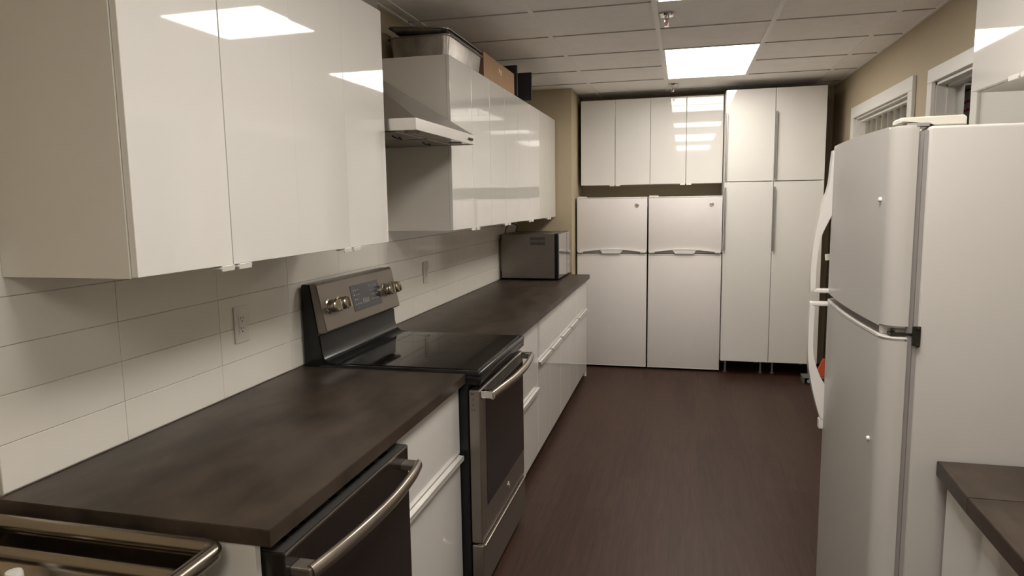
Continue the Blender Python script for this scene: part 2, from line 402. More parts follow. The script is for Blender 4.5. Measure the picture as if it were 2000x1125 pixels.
base_unit('base_cabinet', 'gloss white two-drawer base cabinet just beyond the range', 2.266, 3.01, [('drawer', 2.266, 3.01, .452, BZ1, 0), ('drawer', 2.266, 3.01, BZ0, .449, 1)])
base_unit('base_cabinet', 'gloss white two-door base cabinet, second beyond the range', 3.012, 3.83, [('drawer', 3.012, 3.83, .603, BZ1, 0), ('door', 3.012, 3.42, BZ0, .600, 1), ('door', 3.42, 3.83, BZ0, .600, 1)])
base_unit('base_cabinet', 'gloss white two-door base cabinet, third beyond the range', 3.832, 4.65, [('drawer', 3.832, 4.65, .603, BZ1, 0), ('door', 3.832, 4.24, BZ0, .600, 1), ('door', 4.24, 4.65, BZ0, .600, 1)])
base_unit('base_cabinet', 'gloss white base cabinet under the microwave end of the worktop', 4.652, 5.21, [('drawer', 4.652, 5.21, .603, BZ1, 0), ('door', 4.652, 5.21, BZ0, .600, 1)])
b = BM(); box(b, (.0, 5.212, FL+.001), (.70, 5.230, BZ1+.003), .001)
solo('end_panel', b, 'gloss', 'white panel closing the far end of the left base cabinets by the fridges', 'panel', (.35, 5.22, FL))
b = BM(); box(b, (.0, .150, FL+.001), (.686, .168, CTB-.001), .001)
solo('end_panel', b, 'carcass', 'white panel beside the dishwasher, behind the steel sink rim', 'panel', (.35, .16, FL))
# worktops
def worktop(label, poly, name='worktop'):
    bb = BM(); prism(bb, poly, 'z', CTB, CT)
    es = [e for e in bb.edges if abs(e.verts[0].co.z-CT) < 1e-4 and abs(e.verts[1].co.z-CT) < 1e-4]
    bmesh.ops.bevel(bb, geom=es, offset=.0015, segments=2, affect='EDGES')
    c = Vector((sum(p[0] for p in poly)/len(poly), sum(p[1] for p in poly)/len(poly), CTB))
    return solo(name, bb, 'counter', label, 'worktop', c)
worktop('dark stone-look worktop piece over the dishwasher, nearest on the left', [(.001, .143), (.729, .143), (.729, 1.483), (.001, 1.483)])
worktop('long dark stone-look worktop beyond the range carrying the microwave', [(.001, 2.266), (.729, 2.266), (.729, 5.246), (.535, 5.246), (.535, 5.405), (.001, 5.405)])
# back wall: uppers above the fridges and two tall units
TW = .4223; T0 = 1.922; UWd = .3355; BZ = 1.742; BT = 2.559
vU = (YB-.004)-5.786; vT = (YB-.004)-5.546
ux0 = T0-.006-4*UWd
for n, lab in enumerate(['white wall cabinet above the left one of the two twin fridges', 'white wall cabinet above the right one of the two twin fridges, showing lamp reflections']):
    u0 = ux0+n*2*UWd; t = thing('wall_cabinet', lab, 'cabinet', (u0+UWd, YB-.2, BZ), 'gloss white wall cabinets above the twin fridges')
    carcass(t, MB, u0, u0+2*UWd, vU, BZ, BT)
    for j in range(2):
        d = slab(t, MB, 'door', u0+j*UWd, u0+(j+1)*UWd, vU, BZ, BT); c = u0+UWd
        if j == 0: tab_pull(d, MB, c-.055, c-.004, vU, BZ)
        else: tab_pull(d, MB, c+.004, c+.055, vU, BZ)
for n, lab in enumerate(['tall white pantry cabinet on short legs, right beside the twin fridges', 'tall white pantry cabinet on short legs, nearest the right wall']):
    u0 = T0+n*TW; t = thing('tall_cabinet', lab, 'cabinet', (u0+TW/2, YB-.3, FL), 'tall white pantry cabinets')
    carcass(t, MB, u0, u0+TW-.001, vT, .082, BT)
    for u in (u0+.05, u0+TW-.055):
        for v in (.08, vT-.09):
            b = BM(); lathe(b, [(.020, FL+.0005), (.020, FL+.008), (.011, FL+.014), (.011, .082)], MB(u, v, 0), n=14); obj('leg', b, 'pullgrey', t, True)
    for z0, z1, h0, h1 in ((1.745, BT, 1.765, 2.355), (.082, 1.742, 1.12, 1.695)):
        d = slab(t, MB, 'door', u0, u0+TW-.001, vT, z0, z1)
        b = BM(); mbox(b, MB, u0-.0005+.003, u0+.016, vT+.0195, vT+.0215, h0, h1, .0005); mbox(b, MB, u0+.003, u0+.007, vT+.0195, vT+.042, h0, h1, .001)
        mbox(b, MB, u0+.003, u0+.017, vT+.038, vT+.042, h0, h1, .001)
        obj('handle', b, 'pullgrey', d)
# right: cabinet over the foreground fridge, base unit and worktop
RB, RT = 1.938, 2.45; u0, u1 = .90, 1.66
vR = (W-.006)-2.529
t = thing('wall_cabinet', 'gloss white wall cabinet hanging above the large fridge at right', 'cabinet', (W-.2, 1.28, RB))
carcass(t, MR, u0, u1, vR, RB, RT)
for j in range(2):
    a = u0+j*.38; d = slab(t, MR, 'door', a, a+.38, vR, RB, RT); c = 1.28
    if j == 1: tab_pull(d, MR, c+.004, c+.075, vR, RB)
    else: tab_pull(d, MR, c-.075, c-.004, vR, RB)
t = thing('base_cabinet', 'white base cabinet under the right worktop next to the large fridge', 'cabinet', (2.55, .4, FL))
v = (W-.006)-2.243
carcass(t, MR, -.02, .828, v, BZ0, BZ1)
for u in (.05, .76):
    for vv in (.08, v-.09):
        b = BM(); lathe(b, [(.018, FL+.0005), (.018, FL+.006), (.012, FL+.012), (.012, BZ0)], MR(u, vv, 0), n=14); obj('leg', b, 'mattblack', t, True)
for a, c in ((-.02, .404), (.404, .828)):
    slab(t, MR, 'door', a, c, v, BZ0, BZ1)
worktop('dark stone-look worktop at the right edge beside the large fridge', [(2.193, .62), (W-.007, .62), (W-.007, .848), (2.205, .848)])
worktop('dark stone-look worktop nearest the camera at the right edge, past the seam', [(2.165, -.60), (W-.007, -.60), (W-.007, .6185), (2.193, .6185)])

# ------------------------------------------------------------------ range
RY0, RY1 = 1.489, 2.260
t = thing('electric_range', 'black and slate freestanding electric range with glass cooktop', 'range', (.4, (RY0+RY1)/2, FL))
b = BM(); box(b, (.012, RY0, FL+.03), (.735, RY1, .895), .004); obj('body', b, 'black', t)
for x in (.06, .68):
    for y in (RY0+.05, RY1-.05):
        b = BM(); lathe(b, [(.018, FL+.0005), (.018, FL+.01), (.01, FL+.012), (.01, FL+.031)], (x, y, 0), n=12); obj('foot', b, 'mattblack', t, True)
b = BM(); box(b, (.075, RY0-.002, .895), (.792, RY1+.002, .924), .010, 3); box(b, (.70, RY0-.002, .868), (.790, RY1+.002, .905), .008, 3)
cf = obj('cooktop_frame', b, 'black', t, True)
b = BM(); box(b, (.11, RY0+.022, .9235), (.772, RY1-.022, .9275), .002); gl = obj('cooktop', b, 'glass', t)
def ring(cx, cy, r):
    bb = BM(); n = 48
    for rr in (r, r*.62) if r > .09 else (r,):
        A = [bb.verts.new((cx+math.cos(2*math.pi*k/n)*rr, cy+math.sin(2*math.pi*k/n)*rr, .9277)) for k in range(n)]
        C_ = [bb.verts.new((cx+math.cos(2*math.pi*k/n)*(rr-.0022), cy+math.sin(2*math.pi*k/n)*(rr-.0022), .9277)) for k in range(n)]
        for k in range(n): bb.faces.new((A[k], A[(k+1) % n], C_[(k+1) % n], C_[k]))
    obj('burner_ring', bb, 'ring', gl)
ring(.27, 1.69, .08); ring(.27, 2.07, .08); ring(.56, 1.69, .115); ring(.56, 2.07, .10)
# backguard: black housing with side cheeks, slate control fascia
b = BM(); prism(b, [(.013, .90), (.11, .90), (.095, .955), (.080, 1.06), (.052, 1.252), (.045, 1.262), (.018, 1.262), (.013, 1.255)], 'y', RY0, RY1, .003)
obj('backguard', b, 'black', t)
b = BM(); P = bez([(.092, 1.02), (.10, .965), (.12, .938), (.15, .928)], 5)
prof = [(p[0], p[1]) for p in [(q.x, q.y) for q in [Vector((a[0], a[1], 0)) for a in [(.09, 1.045), (.094, .98), (.104, .948), (.125, .933), (.16, .9275)]]]]
prism(b, prof+[(.16, .924), (.08, .924), (.08, 1.045)], 'y', RY0+.006, RY1-.006); obj('backguard_cove', b, 'black', t, True)
b = BM(); prism(b, [(.116, 1.058), (.123, 1.066), (.082, 1.256), (.072, 1.266), (.048, 1.262), (.080, 1.055)], 'y', RY0+.004, RY1-.002, .004)
fas = obj('control_fascia', b, 'slate', t)
nrm = Vector((.19, 0, .041)).normalized(); up = Vector((-.041, 0, .19)).normalized()
def onface(y, s, h=0):                  # s 0..1 up the fascia, h out of it
    return Vector((.123, 0, 1.066))+up*(s*.1944)+Vector((0, y, 0))+nrm*h
def facebox(b, y0, y1, s0, s1, h0, h1):
    hexa(b, [onface(y0, s0, h0), onface(y1, s0, h0), onface(y1, s1, h0), onface(y0, s1, h0), onface(y0, s0, h1), onface(y1, s0, h1), onface(y1, s1, h1), onface(y0, s1, h1)])
b = BM(); facebox(b, 1.77, 2.06, .20, .82, -.001, .0015); dsp = obj('display', b, 'display', t)
b = BM()
for r_ in range(4):
    for c_ in range(3):
        if r_ != 2 or c_ < 2: facebox(b, 1.79+c_*.022, 1.803+c_*.022, .68-r_*.11, .705-r_*.11, .0015, .0019)
    for c_ in range(4): facebox(b, 1.955+c_*.022, 1.966+c_*.022, .70-r_*.11, .725-r_*.11, .0015, .0019)
for c_ in range(4): facebox(b, 1.868+c_*.017, 1.876+c_*.017, .34, .46, .0015, .0018)
obj('printed_marks', b, 'tick', dsp)
for y in (1.560, 1.648, 2.118, 2.205):
    b = BM(); lathe(b, [(.033, .0), (.033, .003), (.027, .006), (.026, .014), (.029, .017), (.029, .027), (.027, .030), (.0285, .033), (.0285, .040), (.025, .044), (.0, .044)], onface(y, .50), nrm, 24)
    kn = obj('knob', b, 'knob', t, True)
    b = BM(); s = .5
    q = up*.024; c0 = onface(y, .5, .042)
    sd = Vector((0, .007, 0))
    hexa(b, [c0-q-sd, c0-q+sd, c0+q+sd, c0+q-sd, c0-q*.9-sd*.7+nrm*.016, c0-q*.9+sd*.7+nrm*.016, c0+q*.9+sd*.7+nrm*.016, c0+q*.9-sd*.7+nrm*.016], .0015)
    obj('knob_grip', b, 'knob', kn)
    b = BM()
    for k in range(9):
        a = math.radians(-130+k*32.5); pz = .5+math.cos(a)*.038/.1944; py = y+math.sin(a)*.038
        facebox(b, py-.0012, py+.0012, pz-.008, pz+.008, .0, .0006)
    obj('dial_marks', b, 'tick', fas)
# oven door
b = BM(); box(b, (.738, RY0+.002, .200), (.784, RY1-.004, .846), .005, 3); od = obj('oven_door', b, 'slate', t)
b = BM(); box(b, (.783, RY0+.085, .330), (.7855, RY1-.012, .795), .001); obj('window', b, 'glass', od)
b = BM()
for r_ in range(3):
    for c_ in range(4):
        y0 = 1.60+c_*.14; z = .805+r_*.013
        box(b, (.7835, y0, z), (.7855, y0+.125, z+.006))
obj('vent_slot', b, 'mattblack', od)
b = BM()
for (x, z, l) in ((.748, .83, .012), (.754, .806, .004), (.754, .784, .004), (.750, .764, .003), (.760, .764, .003)):
    box(b, (x, RY0+.0008, z), (x+l, RY0+.0025, z+.004))
obj('edge_holes', b, 'mattblack', od)
path = bez([(.832, RY0+.018, .826), (.848, RY0+.12, .832), (.862, RY0+.26, .834), (.866, (RY0+RY1)/2, .835), (.862, RY1-.26, .834), (.848, RY1-.12, .832), (.832, RY1-.018, .826)], 8)
b = BM(); tube(b, path, .013, 14, sy=1.35); hd = obj('handle', b, 'slatebright', od, True)
for y in (RY0+.03, RY1-.03):
    b = BM(); box(b, (.782, y-.014, .812), (.838, y+.014, .842), .004); obj('handle_mount', b, 'chrome', hd)
b = BM(); lathe(b, [(.017, 0), (.017, .002), (.014, .003), (0, .003)], (.784, 1.93, .270), (1, 0, 0)); lg = obj('emblem', b, 'chrome', od, True)
RM = Matrix.Translation((.7875, 1.93, .270)) @ Matrix(((0, 0, 1, 0), (1, 0, 0, 0), (0, 1, 0, 0), (0, 0, 0, 1)))
text_mesh('emblem_letters', 'GE', .016, RM, 'gasket', lg)
b = BM(); box(b, (.738, RY0+.002, FL+.045), (.788, RY1-.004, .190), .006, 3); sdw = obj('storage_drawer', b, 'slate', t)
b = BM(); box(b, (.760, RY0+.01, .186), (.796, RY1-.01, .193), .003); obj('drawer_lip', b, 'slatebright', sdw)

# ------------------------------------------------------------------ dishwasher
t = thing('dishwasher', 'black stainless dishwasher with curved bar handle under the worktop', 'dishwasher', (.4, .51, FL))
DY_0, DY_1 = .176, .864
b = BM(); box(b, (.06, DY_0+.006, FL+.09), (.672, DY_1-.006, .86), .003); obj('tub', b, 'mattblack', t)
b = BM(); box(b, (.08, DY_0+.02, FL+.001), (.62, DY_1-.02, FL+.09)); obj('toe_panel', b, 'mattblack', t)
b = BM(); box(b, (.675, DY_0, FL+.10), (.738, DY_1, .846), .004, 3); dd = obj('door', b, 'blacksteel', t)
b = BM(); box(b, (.678, DY_0+.004, .8455), (.733, DY_1-.004, .8475), .001); cs = obj('control_strip', b, 'dwstrip', dd)
for y0, y1 in ((.225, .245), (.262, .285), (.30, .325), (.44, .47), (.52, .60), (.64, .665), (.675, .695), (.735, .75), (.762, .785)):
    b = BM(); box(b, (.690, y0, .8474), (.707, y1, .8479))
    obj('button', b, 'black', cs)
b = BM(); box(b, (.7372, DY_0+.004, .838), (.7392, DY_1-.004, .8445), .0008); obj('edge_trim', b, 'steel', dd)
path = bez([(.782, DY_0+.028, .792), (.802, DY_0+.12, .799), (.816, DY_0+.24, .803), (.820, .52, .804), (.816, DY_1-.24, .803), (.802, DY_1-.12, .799), (.782, DY_1-.028, .792)], 8)
b = BM(); tube(b, path, .013, 14, sy=1.45); hd = obj('handle', b, 'slatebright', dd, True)
for y in (DY_0+.04, DY_1-.04):
    b = BM(); box(b, (.736, y-.022, .785), (.788, y+.022, .806), .004); obj('handle_mount', b, 'slate', hd)

# ------------------------------------------------------------------ range hood
HY0, HY1, HX, HZ = 1.578, 2.384, .515, 1.934
t = thing('range_hood', 'stainless steel chimney range hood above the cooktop', 'range hood', (.26, 1.98, 1.885))
b = BM()
lo, hi = 1.887, HZ
# rim band as an open-bottom shell
box(b, (HX-.004, HY0, lo), (HX, HY1, hi)); box(b, (.0005, HY0, lo), (HX-.004, HY0+.004, hi)); box(b, (.0005, HY1-.004, lo), (HX-.004, HY1, hi))
obj('rim', b, 'hoodsteel', t)
b = BM(); cy = (HY0+HY1)/2
hexa(b, [(.001, HY0+.001, hi), (HX-.001, HY0+.001, hi), (HX-.001, HY1-.001, hi), (.001, HY1-.001, hi), (.001, cy-.15, 2.18), (.15, cy-.15, 2.18), (.15, cy+.15, 2.18), (.001, cy+.15, 2.18)])
obj('canopy', b, 'hoodsteel', t)
b = BM(); box(b, (.001, cy-.10, 2.178), (.145, cy+.09, ZC-.006), .002); obj('chimney', b, 'hoodsteel', t)
b = BM(); box(b, (.006, HY0+.006, lo+.004), (HX-.006, HY1-.006, lo+.012)); un = obj('underside', b, 'steel', t)
for y0, y1 in ((HY0+.06, cy-.02), (cy+.02, HY1-.06)):
    b = BM(); box(b, (.07, y0, lo-.001), (.40, y1, lo+.004), .002); fl = obj('filter', b, 'oldsteel', un)
    b = BM(); yc = (y0+y1)/2; tube(b, [(.33, yc-.04, lo-.002), (.345, yc-.03, lo-.012), (.345, yc+.03, lo-.012), (.33, yc+.04, lo-.002)], .003, 8); obj('filter_handle', b, 'mattblack', fl)
for y in (HY0+.12, HY1-.12):
    b = BM(); lathe(b, [(.032, 0), (.032, .005), (.02, .006), (0, .006)], (.45, y, lo+.004), (0, 0, -1)); obj('hood_lamp', b, 'gasket', un)
b = BM(); box(b, (HX-.001, HY1-.105, 1.900), (HX+.0015, HY1-.045, 1.918), .001); sw = obj('switch_plate', b, 'gasket', t)
for k in range(4):
    b = BM(); lathe(b, [(.0055, 0), (.005, .006), (0, .006)], (HX+.001, HY1-.097+k*.0145, 1.909), (1, 0, 0), 12); obj('button', b, 'mattblack', sw)

# ------------------------------------------------------------------ microwave
MY0, MY1, MX0, MX1, MZ0, MZ1 = 4.71, 5.27, .03, .498, .932, 1.318
t = thing('microwave', 'stainless microwave with vented side at the far end of the worktop', 'microwave', (.28, 5.0, CT))
b = BM(); box(b, (MX0, MY0, MZ0), (MX1, MY1, MZ1), .004); sh = obj('shell', b, 'mwside', t)
b = BM()
for r_, z0 in enumerate((1.222, 1.262)):
    for k in range(17):
        x = .285+k*.0078
        box(b, (x, MY0-.0012, z0), (x+.0042, MY0+.001, z0+.028))
obj('vent_slots', b, 'mattblack', sh)
b = BM(); box(b, (.008, MY0+.03, .985), (.032, MY1-.03, MZ1-.06), .006); obj('rear_bulge', b, 'mwside', sh)
b = BM(); box(b, (MX1, MY0-.001, MZ0-.003), (MX1+.030, MY1+.001, MZ1+.002), .003); ff = obj('front_bezel', b, 'black', t)
b = BM(); box(b, (MX1+.030, MY0+.003, MZ0+.002), (MX1+.040, MY1-.15, MZ1-.003), .002); dr_ = obj('door', b, 'mwglass', t)
b = BM(); box(b, (MX1+.030, MY1-.148, MZ0+.002), (MX1+.040, MY1-.002, MZ1-.003), .002); cp = obj('control_panel', b, 'mwglass', t)
b = BM(); box(b, (MX1+.0398, MY1-.162, MZ0+.012), (MX1+.0410, MY1-.157, MZ1-.012)); obj('door_seam', b, 'mattblack', dr_)
b = BM(); lathe(b, [(.017, 0), (.015, .022), (0, .022)], (MX1+.040, MY1-.075, 1.13), (1, 0, 0), 20); obj('dial', b, 'gasket', cp, True)
b = BM()
for r_ in range(4):
    for c_ in range(3): box(b, (MX1+.0398, MY1-.115+c_*.03, .97+r_*.03), (MX1+.0408, MY1-.098+c_*.03, .984+r_*.03))
obj('keypad', b, 'pocket', cp)
for x in (.08, .45):
    for y in (MY0+.05, MY1-.05):
        b = BM(); lathe(b, [(.012, CT+.0005), (.014, MZ0+.001)], (x, y, 0), n=12); obj('foot', b, 'mattblack', t, True)
b = BM(); tube(b, bez([(.004, 4.93, 1.20), (.005, 4.94, 1.30), (.018, 4.96, 1.37), (.055, 5.0, 1.398), (.09, 5.02, 1.385), (.095, 5.02, 1.352), (.085, 5.02, 1.338), (.10, 5.02, 1.325)], 8), .0042, 8)
obj('power_cord', b, 'mattblack', t, True)

# ------------------------------------------------------------------ wall outlets
def outlet(y, z, label):
    t = thing('wall_outlet', label, 'outlet', (0, y, z), 'outlets on the tiled wall')
    b = BM(); box(b, (.0005, y-.040, z-.067), (.0065, y+.040, z+.067), .003, 3); pl = obj('cover_plate', b, 'outlet', t)
    b = BM(); box(b, (.0062, y-.018, z-.036), (.0078, y+.018, z+.036), .001); rc = obj('receptacle', b, 'outlet', t)
    b = BM()
    for s in (-1, 1):
        zc = z+s*.019
        box(b, (.0076, y-.009, zc), (.0082, y-.0065, zc+.009)); box(b, (.0076, y+.006, zc+.001), (.0082, y+.0082, zc+.008)); box(b, (.0076, y-.0025, zc-.010), (.0082, y+.0025, zc-.005))
    obj('slots', b, 'mattblack', rc)
outlet(1.094, 1.165, 'white double outlet on the tiles nearest the camera')
outlet(2.952, 1.165, 'white double outlet on the tiles behind the range, toward the microwave')

# ------------------------------------------------------------------ things on top of the left wall cabinets
def pan(label, x0, x1, y0, y1, z0, z1, tap, rim, tilt=0, th=.003, grp=None):
    t = thing('roasting_pan', label, 'pan', ((x0+x1)/2, (y0+y1)/2, z0), grp)
    def rr(xa, xb, ya, yb, z, r, n=5):
        pts = []
        for cx, cy, a0 in ((xb-r, yb-r, 0), (xa+r, yb-r, 90), (xa+r, ya+r, 180), (xb-r, ya+r, 270)):
            for k in range(n+1):
                a = math.radians(a0+90*k/n); pts.append(Vector((cx+math.cos(a)*r, cy+math.sin(a)*r, z)))
        return pts
    b = BM()
    loops = [rr(x0+tap, x1-tap, y0+tap, y1-tap, z0, .03), rr(x0, x1, y0, y1, z1, .035), rr(x0+th, x1-th, y0+th, y1-th, z1, .033), rr(x0+tap+th, x1-tap-th, y0+tap+th, y1-tap-th, z0+th, .028)]
    V = [[b.verts.new(p) for p in l] for l in loops]
    for A, B_ in zip(V, V[1:]):
        for k in range(len(A)): b.faces.new((A[k], A[(k+1) % len(A)], B_[(k+1) % len(A)], B_[k]))
    b.faces.new(V[0][::-1]); b.faces.new(V[-1])
    body = obj('pan_body', b, 'oldsteel', t, True)
    b = BM(); l0 = rr(x0-rim, x1+rim, y0-rim, y1+rim, z1-.002, .045); l1 = rr(x0-rim, x1+rim, y0-rim, y1+rim, z1+.004, .045); l2 = rr(x0+.002, x1-.002, y0+.002, y1-.002, z1+.004, .034); l3 = rr(x0+.001, x1-.001, y0+.001, y1-.001, z1-.002, .035)
    V = [[b.verts.new(p) for p in l] for l in (l0, l1, l2, l3, l0)]; 
    for A, B_ in zip(V, V[1:]):
        for k in range(len(A)): b.faces.new((A[k], A[(k+1) % len(A)], B_[(k+1) % len(A)], B_[k]))
    bmesh.ops.remove_doubles(b, verts=b.verts, dist=1e-6)
    obj('pan_rim', b, 'rim_dark', t, True)
    if tilt: t.rotation_euler = (0, tilt, 0)
    return t
pan('deep steel roasting pan on top of the wall cabinet beside the hood', .045, .378, 2.405, 3.02, UT+.002, 2.450, .012, .012, grp='steel pans on the wall cabinet')
pan('shallow steel pan set askew on the rim of the deep roasting pan', .055, .368, 2.40, 3.03, 2.468, 2.492, .02, .014, math.radians(4.5), grp='steel pans on the wall cabinet')
t = thing('cardboard_box', 'brown cardboard box on top of the wall cabinets beside the steel pans', 'box', (.2, 3.44, UT))
b = BM(); box(b, (.06, 3.055, UT+.001), (.378, 3.83, 2.497), .002); bx_ = obj('carton', b, 'card', t)
b = BM(); box(b, (.060, 3.0535, UT+.002), (.377, 3.0555, 2.496)); obj('end_flap', b, 'carddark', bx_)
b = BM(); box(b, (.3778, 3.41, 2.435), (.3786, 3.43, 2.462)); box(b, (.3778, 3.45, 2.425), (.3786, 3.475, 2.455)); obj('tape_mark', b, 'pull', bx_)
b = BM(); box(b, (.08, 3.850, UT+.001), (.394, 3.872, 2.562), .003)
solo('upright_panel', b, 'traydark', 'dark grey panel standing upright on the wall cabinets right behind the cardboard box', 'panel', (.24, 3.86, UT))
t = thing('serving_tray', 'dark brown panel standing upright beyond the dark grey box on the cabinets', 'tray', (.26, 4.13, UT))
b = BM(); box(b, (.12, 4.12, UT+.001), (.440, 4.140, 2.556), .004); obj('panel', b, 'tray', t)
b = BM(); box(b, (.425, 4.117, UT+.001), (.4405, 4.143, 2.556), .003); obj('edge_strip', b, 'mattblack', t)

# ------------------------------------------------------------------ twin fridges at the back
def twin_fridge(x0, label):
    x1 = x0+.672; yf = 5.60
    t = thing('refrigerator', label, 'refrigerator', ((x0+x1)/2, yf+.26, FL), 'white twin refrigerators')
    zt, zs_, zb = 1.622, 1.086, -.018
    b = BM(); box(b, (x0+.004, yf+.062, zb+.01), (x1-.004, yf+.50, zt-.004), .004); obj('body', b, 'appl_smooth', t)
    b = BM(); box(b, (x0+.01, yf+.055, zb+.02), (x1-.01, yf+.062, zt-.01)); obj('gasket', b, 'gasket', t)
    b = BM(); box(b, (x0, yf, zs_+.008), (x1, yf+.055, zt-.012), .006, 3); fz = obj('freezer_door', b, 'twin', t, True)
    b = BM(); box(b, (x0-.0003, yf-.0005, zt-.012), (x1+.0003, yf+.056, zt), .004, 3); obj('door_cap', b, 'appl_smooth', fz, True)
    b = BM(); box(b, (x0, yf, zb), (x1, yf+.055, zs_-.018), .006, 3); fd = obj('fridge_door', b, 'twin', t, True)
    b = BM(); box(b, (x0-.0003, yf-.0005, zs_-.018), (x1+.0003, yf+.056, zs_-.005), .004, 3); obj('door_cap', b, 'appl_smooth', fd, True)
    b = BM(); box(b, (x0-.0003, yf-.0005, zb-.008), (x1+.0003, yf+.056, zb+.002), .003, 2); obj('door_foot_cap', b, 'appl_smooth', fd, True)
    # arched grip along the foot of the freezer door
    b = BM(); n = 20; top = []; bot = []
    xc = (x0+x1)/2; hw = (x1-x0)/2-.012
    for k in range(n+1):
        s = -1+2*k/n; x = xc+s*hw; zt_ = zs_+.014+.030*(1-s*s); zl = zt_-.008
        top.append((x, zt_)); bot.append((x, zl))
    prism(b, top+bot[::-1], 'y', yf-.020, yf+.002)
    prism(b, [(xc-.11, zs_+.036), (xc+.11, zs_+.036), (xc+.085, zs_-.002), (xc-.085, zs_-.002)], 'y', yf-.018, yf+.002)
    box(b, (xc-hw, yf-.018, zs_+.002), (xc-hw+.05, yf+.002, zs_+.014), .002); box(b, (xc+hw-.05, yf-.018, zs_+.002), (xc+hw, yf+.002, zs_+.014), .002)
    hd = obj('handle', b, 'appl_smooth', fz)
    b = BM()
    for s in (-1, 1):
        P = [(xc+s*(hw-.05), zs_+.003), (xc+s*(hw-.05), zs_+.014), (xc+s*.115, zs_+.032), (xc+s*.09, zs_+.003)]
        prism(b, P, 'y', yf-.004, yf+.0)
    obj('grip_pocket', b, 'pocket', hd)
    b = BM(); box(b, (x0+.004, yf+.02, zt), (x0+.09, yf+.09, zt+.011), .004); obj('hinge_cover', b, 'appl_smooth', t)
    lx, lz = x0+.575, 1.543
    b = BM(); lathe(b, [(.020, 0), (.020, .003), (.017, .004), (.0165, .0025), (0, .0025)], (lx, yf, lz), (0, -1, 0)); em = obj('emblem', b, 'chrome', fz, True)
    text_mesh('emblem_letters', 'GE', .019, Matrix.Translation((lx, yf-.0032, lz)) @ Matrix.Rotation(math.pi/2, 4, 'X'), 'mattblack', em)
    for x in (x0+.04, x1-.04):
        for y in (yf+.09, yf+.46):
            b = BM(); lathe(b, [(.02, FL+.0005), (.02, zb+.011)], (x, y, 0), n=12); obj('foot', b, 'gasket', t, True)
twin_fridge(.558, 'white top-freezer fridge at the back, left one of the twins, by the microwave')
twin_fridge(1.2435, 'white top-freezer fridge at the back, right one of the twins, by the tall cabinets')

# ------------------------------------------------------------------ large fridge in the right foreground
t = thing('refrigerator', 'large white top-freezer fridge in the right foreground with curved door handles', 'refrigerator', (2.5, 1.24, FL))
GY0, GY1, GZ = .860, 1.600, 1.762
b = BM(); box(b, (2.146, GY0, FL+.02), (2.86, GY1, GZ), .008, 3); bd = obj('body', b, 'appl', t, True)
b = BM(); box(b, (2.122, GY0+.012, FL+.05), (2.147, GY1-.012, GZ-.012)); box(b, (2.137, GY0+.004, FL+.05), (2.1465, GY1-.004, GZ-.010)); obj('gasket', b, 'gasket', t)
def door_prof(y0, y1):
    pts = [(2.124, y0+.001)]
    r = .052
    for k in range(9):
        a = math.radians(90*k/8); pts.append((2.066+r-math.sin(a)*r*1.0 if False else 2.066+.045*(1-math.sin(a)), y0+.048*(1-math.cos(a))))
    n = 10
    for k in range(1, n):
        s = k/n; y = y0+.048+(y1-y0-.096)*s; pts.append((2.066-.012*(4*s*(1-s)), y))
    for k in range(9):
        a = math.radians(90-90*k/8); pts.append((2.066+.045*(1-math.sin(a)), y1-.048*(1-math.cos(a))))
    pts.append((2.124, y1-.001))
    return pts
DP = door_prof(GY0, GY1)
def cur_door(name, z0, z1):
    b = BM(); prism(b, DP, 'z', z0, z1, .005); return obj(name, b, 'appl', t, True)
gf = cur_door('freezer_door', 1.255, 1.766); gd = cur_door('fridge_door', FL+.06, 1.226)
for d, z0, z1 in ((gd, 1.2255, 1.2315),):
    b = BM(); prism(b, [(x+(-.0012 if x < 2.12 else 0), y) for x, y in DP], 'z', z0, z1, .002); obj('door_cap', b, 'appl_smooth', d, True)
b = BM(); box(b, (2.100, GY0+.02, 1.2315), (2.13, GY1-.02, 1.255)); obj('centre_gap', b, 'gasket', t)
b = BM(); box(b, (2.075, GY0+.045, 1.2318), (2.098, GY0+.075, 1.2548), .002); obj('hinge_bush', b, 'appl_smooth', t)
b = BM(); box(b, (2.085, GY0+.008, 1.2355), (2.150, GY0+.040, 1.2415), .002); box(b, (2.133, GY0-.005, 1.212), (2.153, GY0+.001, 1.262), .002)
for z in (1.214, 1.256): lathe(b, [(.005, 0), (.005, .004), (0, .005)], (2.146, GY0-.005, z), (0, -1, 0), 10)
obj('hinge', b, 'blacksteel', t)
b = BM(); prism(b, [(2.084, 1.774), (2.11, 1.774), (2.15, 1.7725), (2.162, 1.764), (2.232, 1.764), (2.232, 1.782), (2.226, 1.788), (2.09, 1.786), (2.084, 1.781)], 'y', GY0+.015, GY0+.085, .003)
obj('hinge_cover', b, 'cream', t)
b = BM(); box(b, (2.10, GY0+.014, 1.7635), (2.15, GY0+.05, 1.7715)); obj('hinge_plate', b, 'gasket', t)
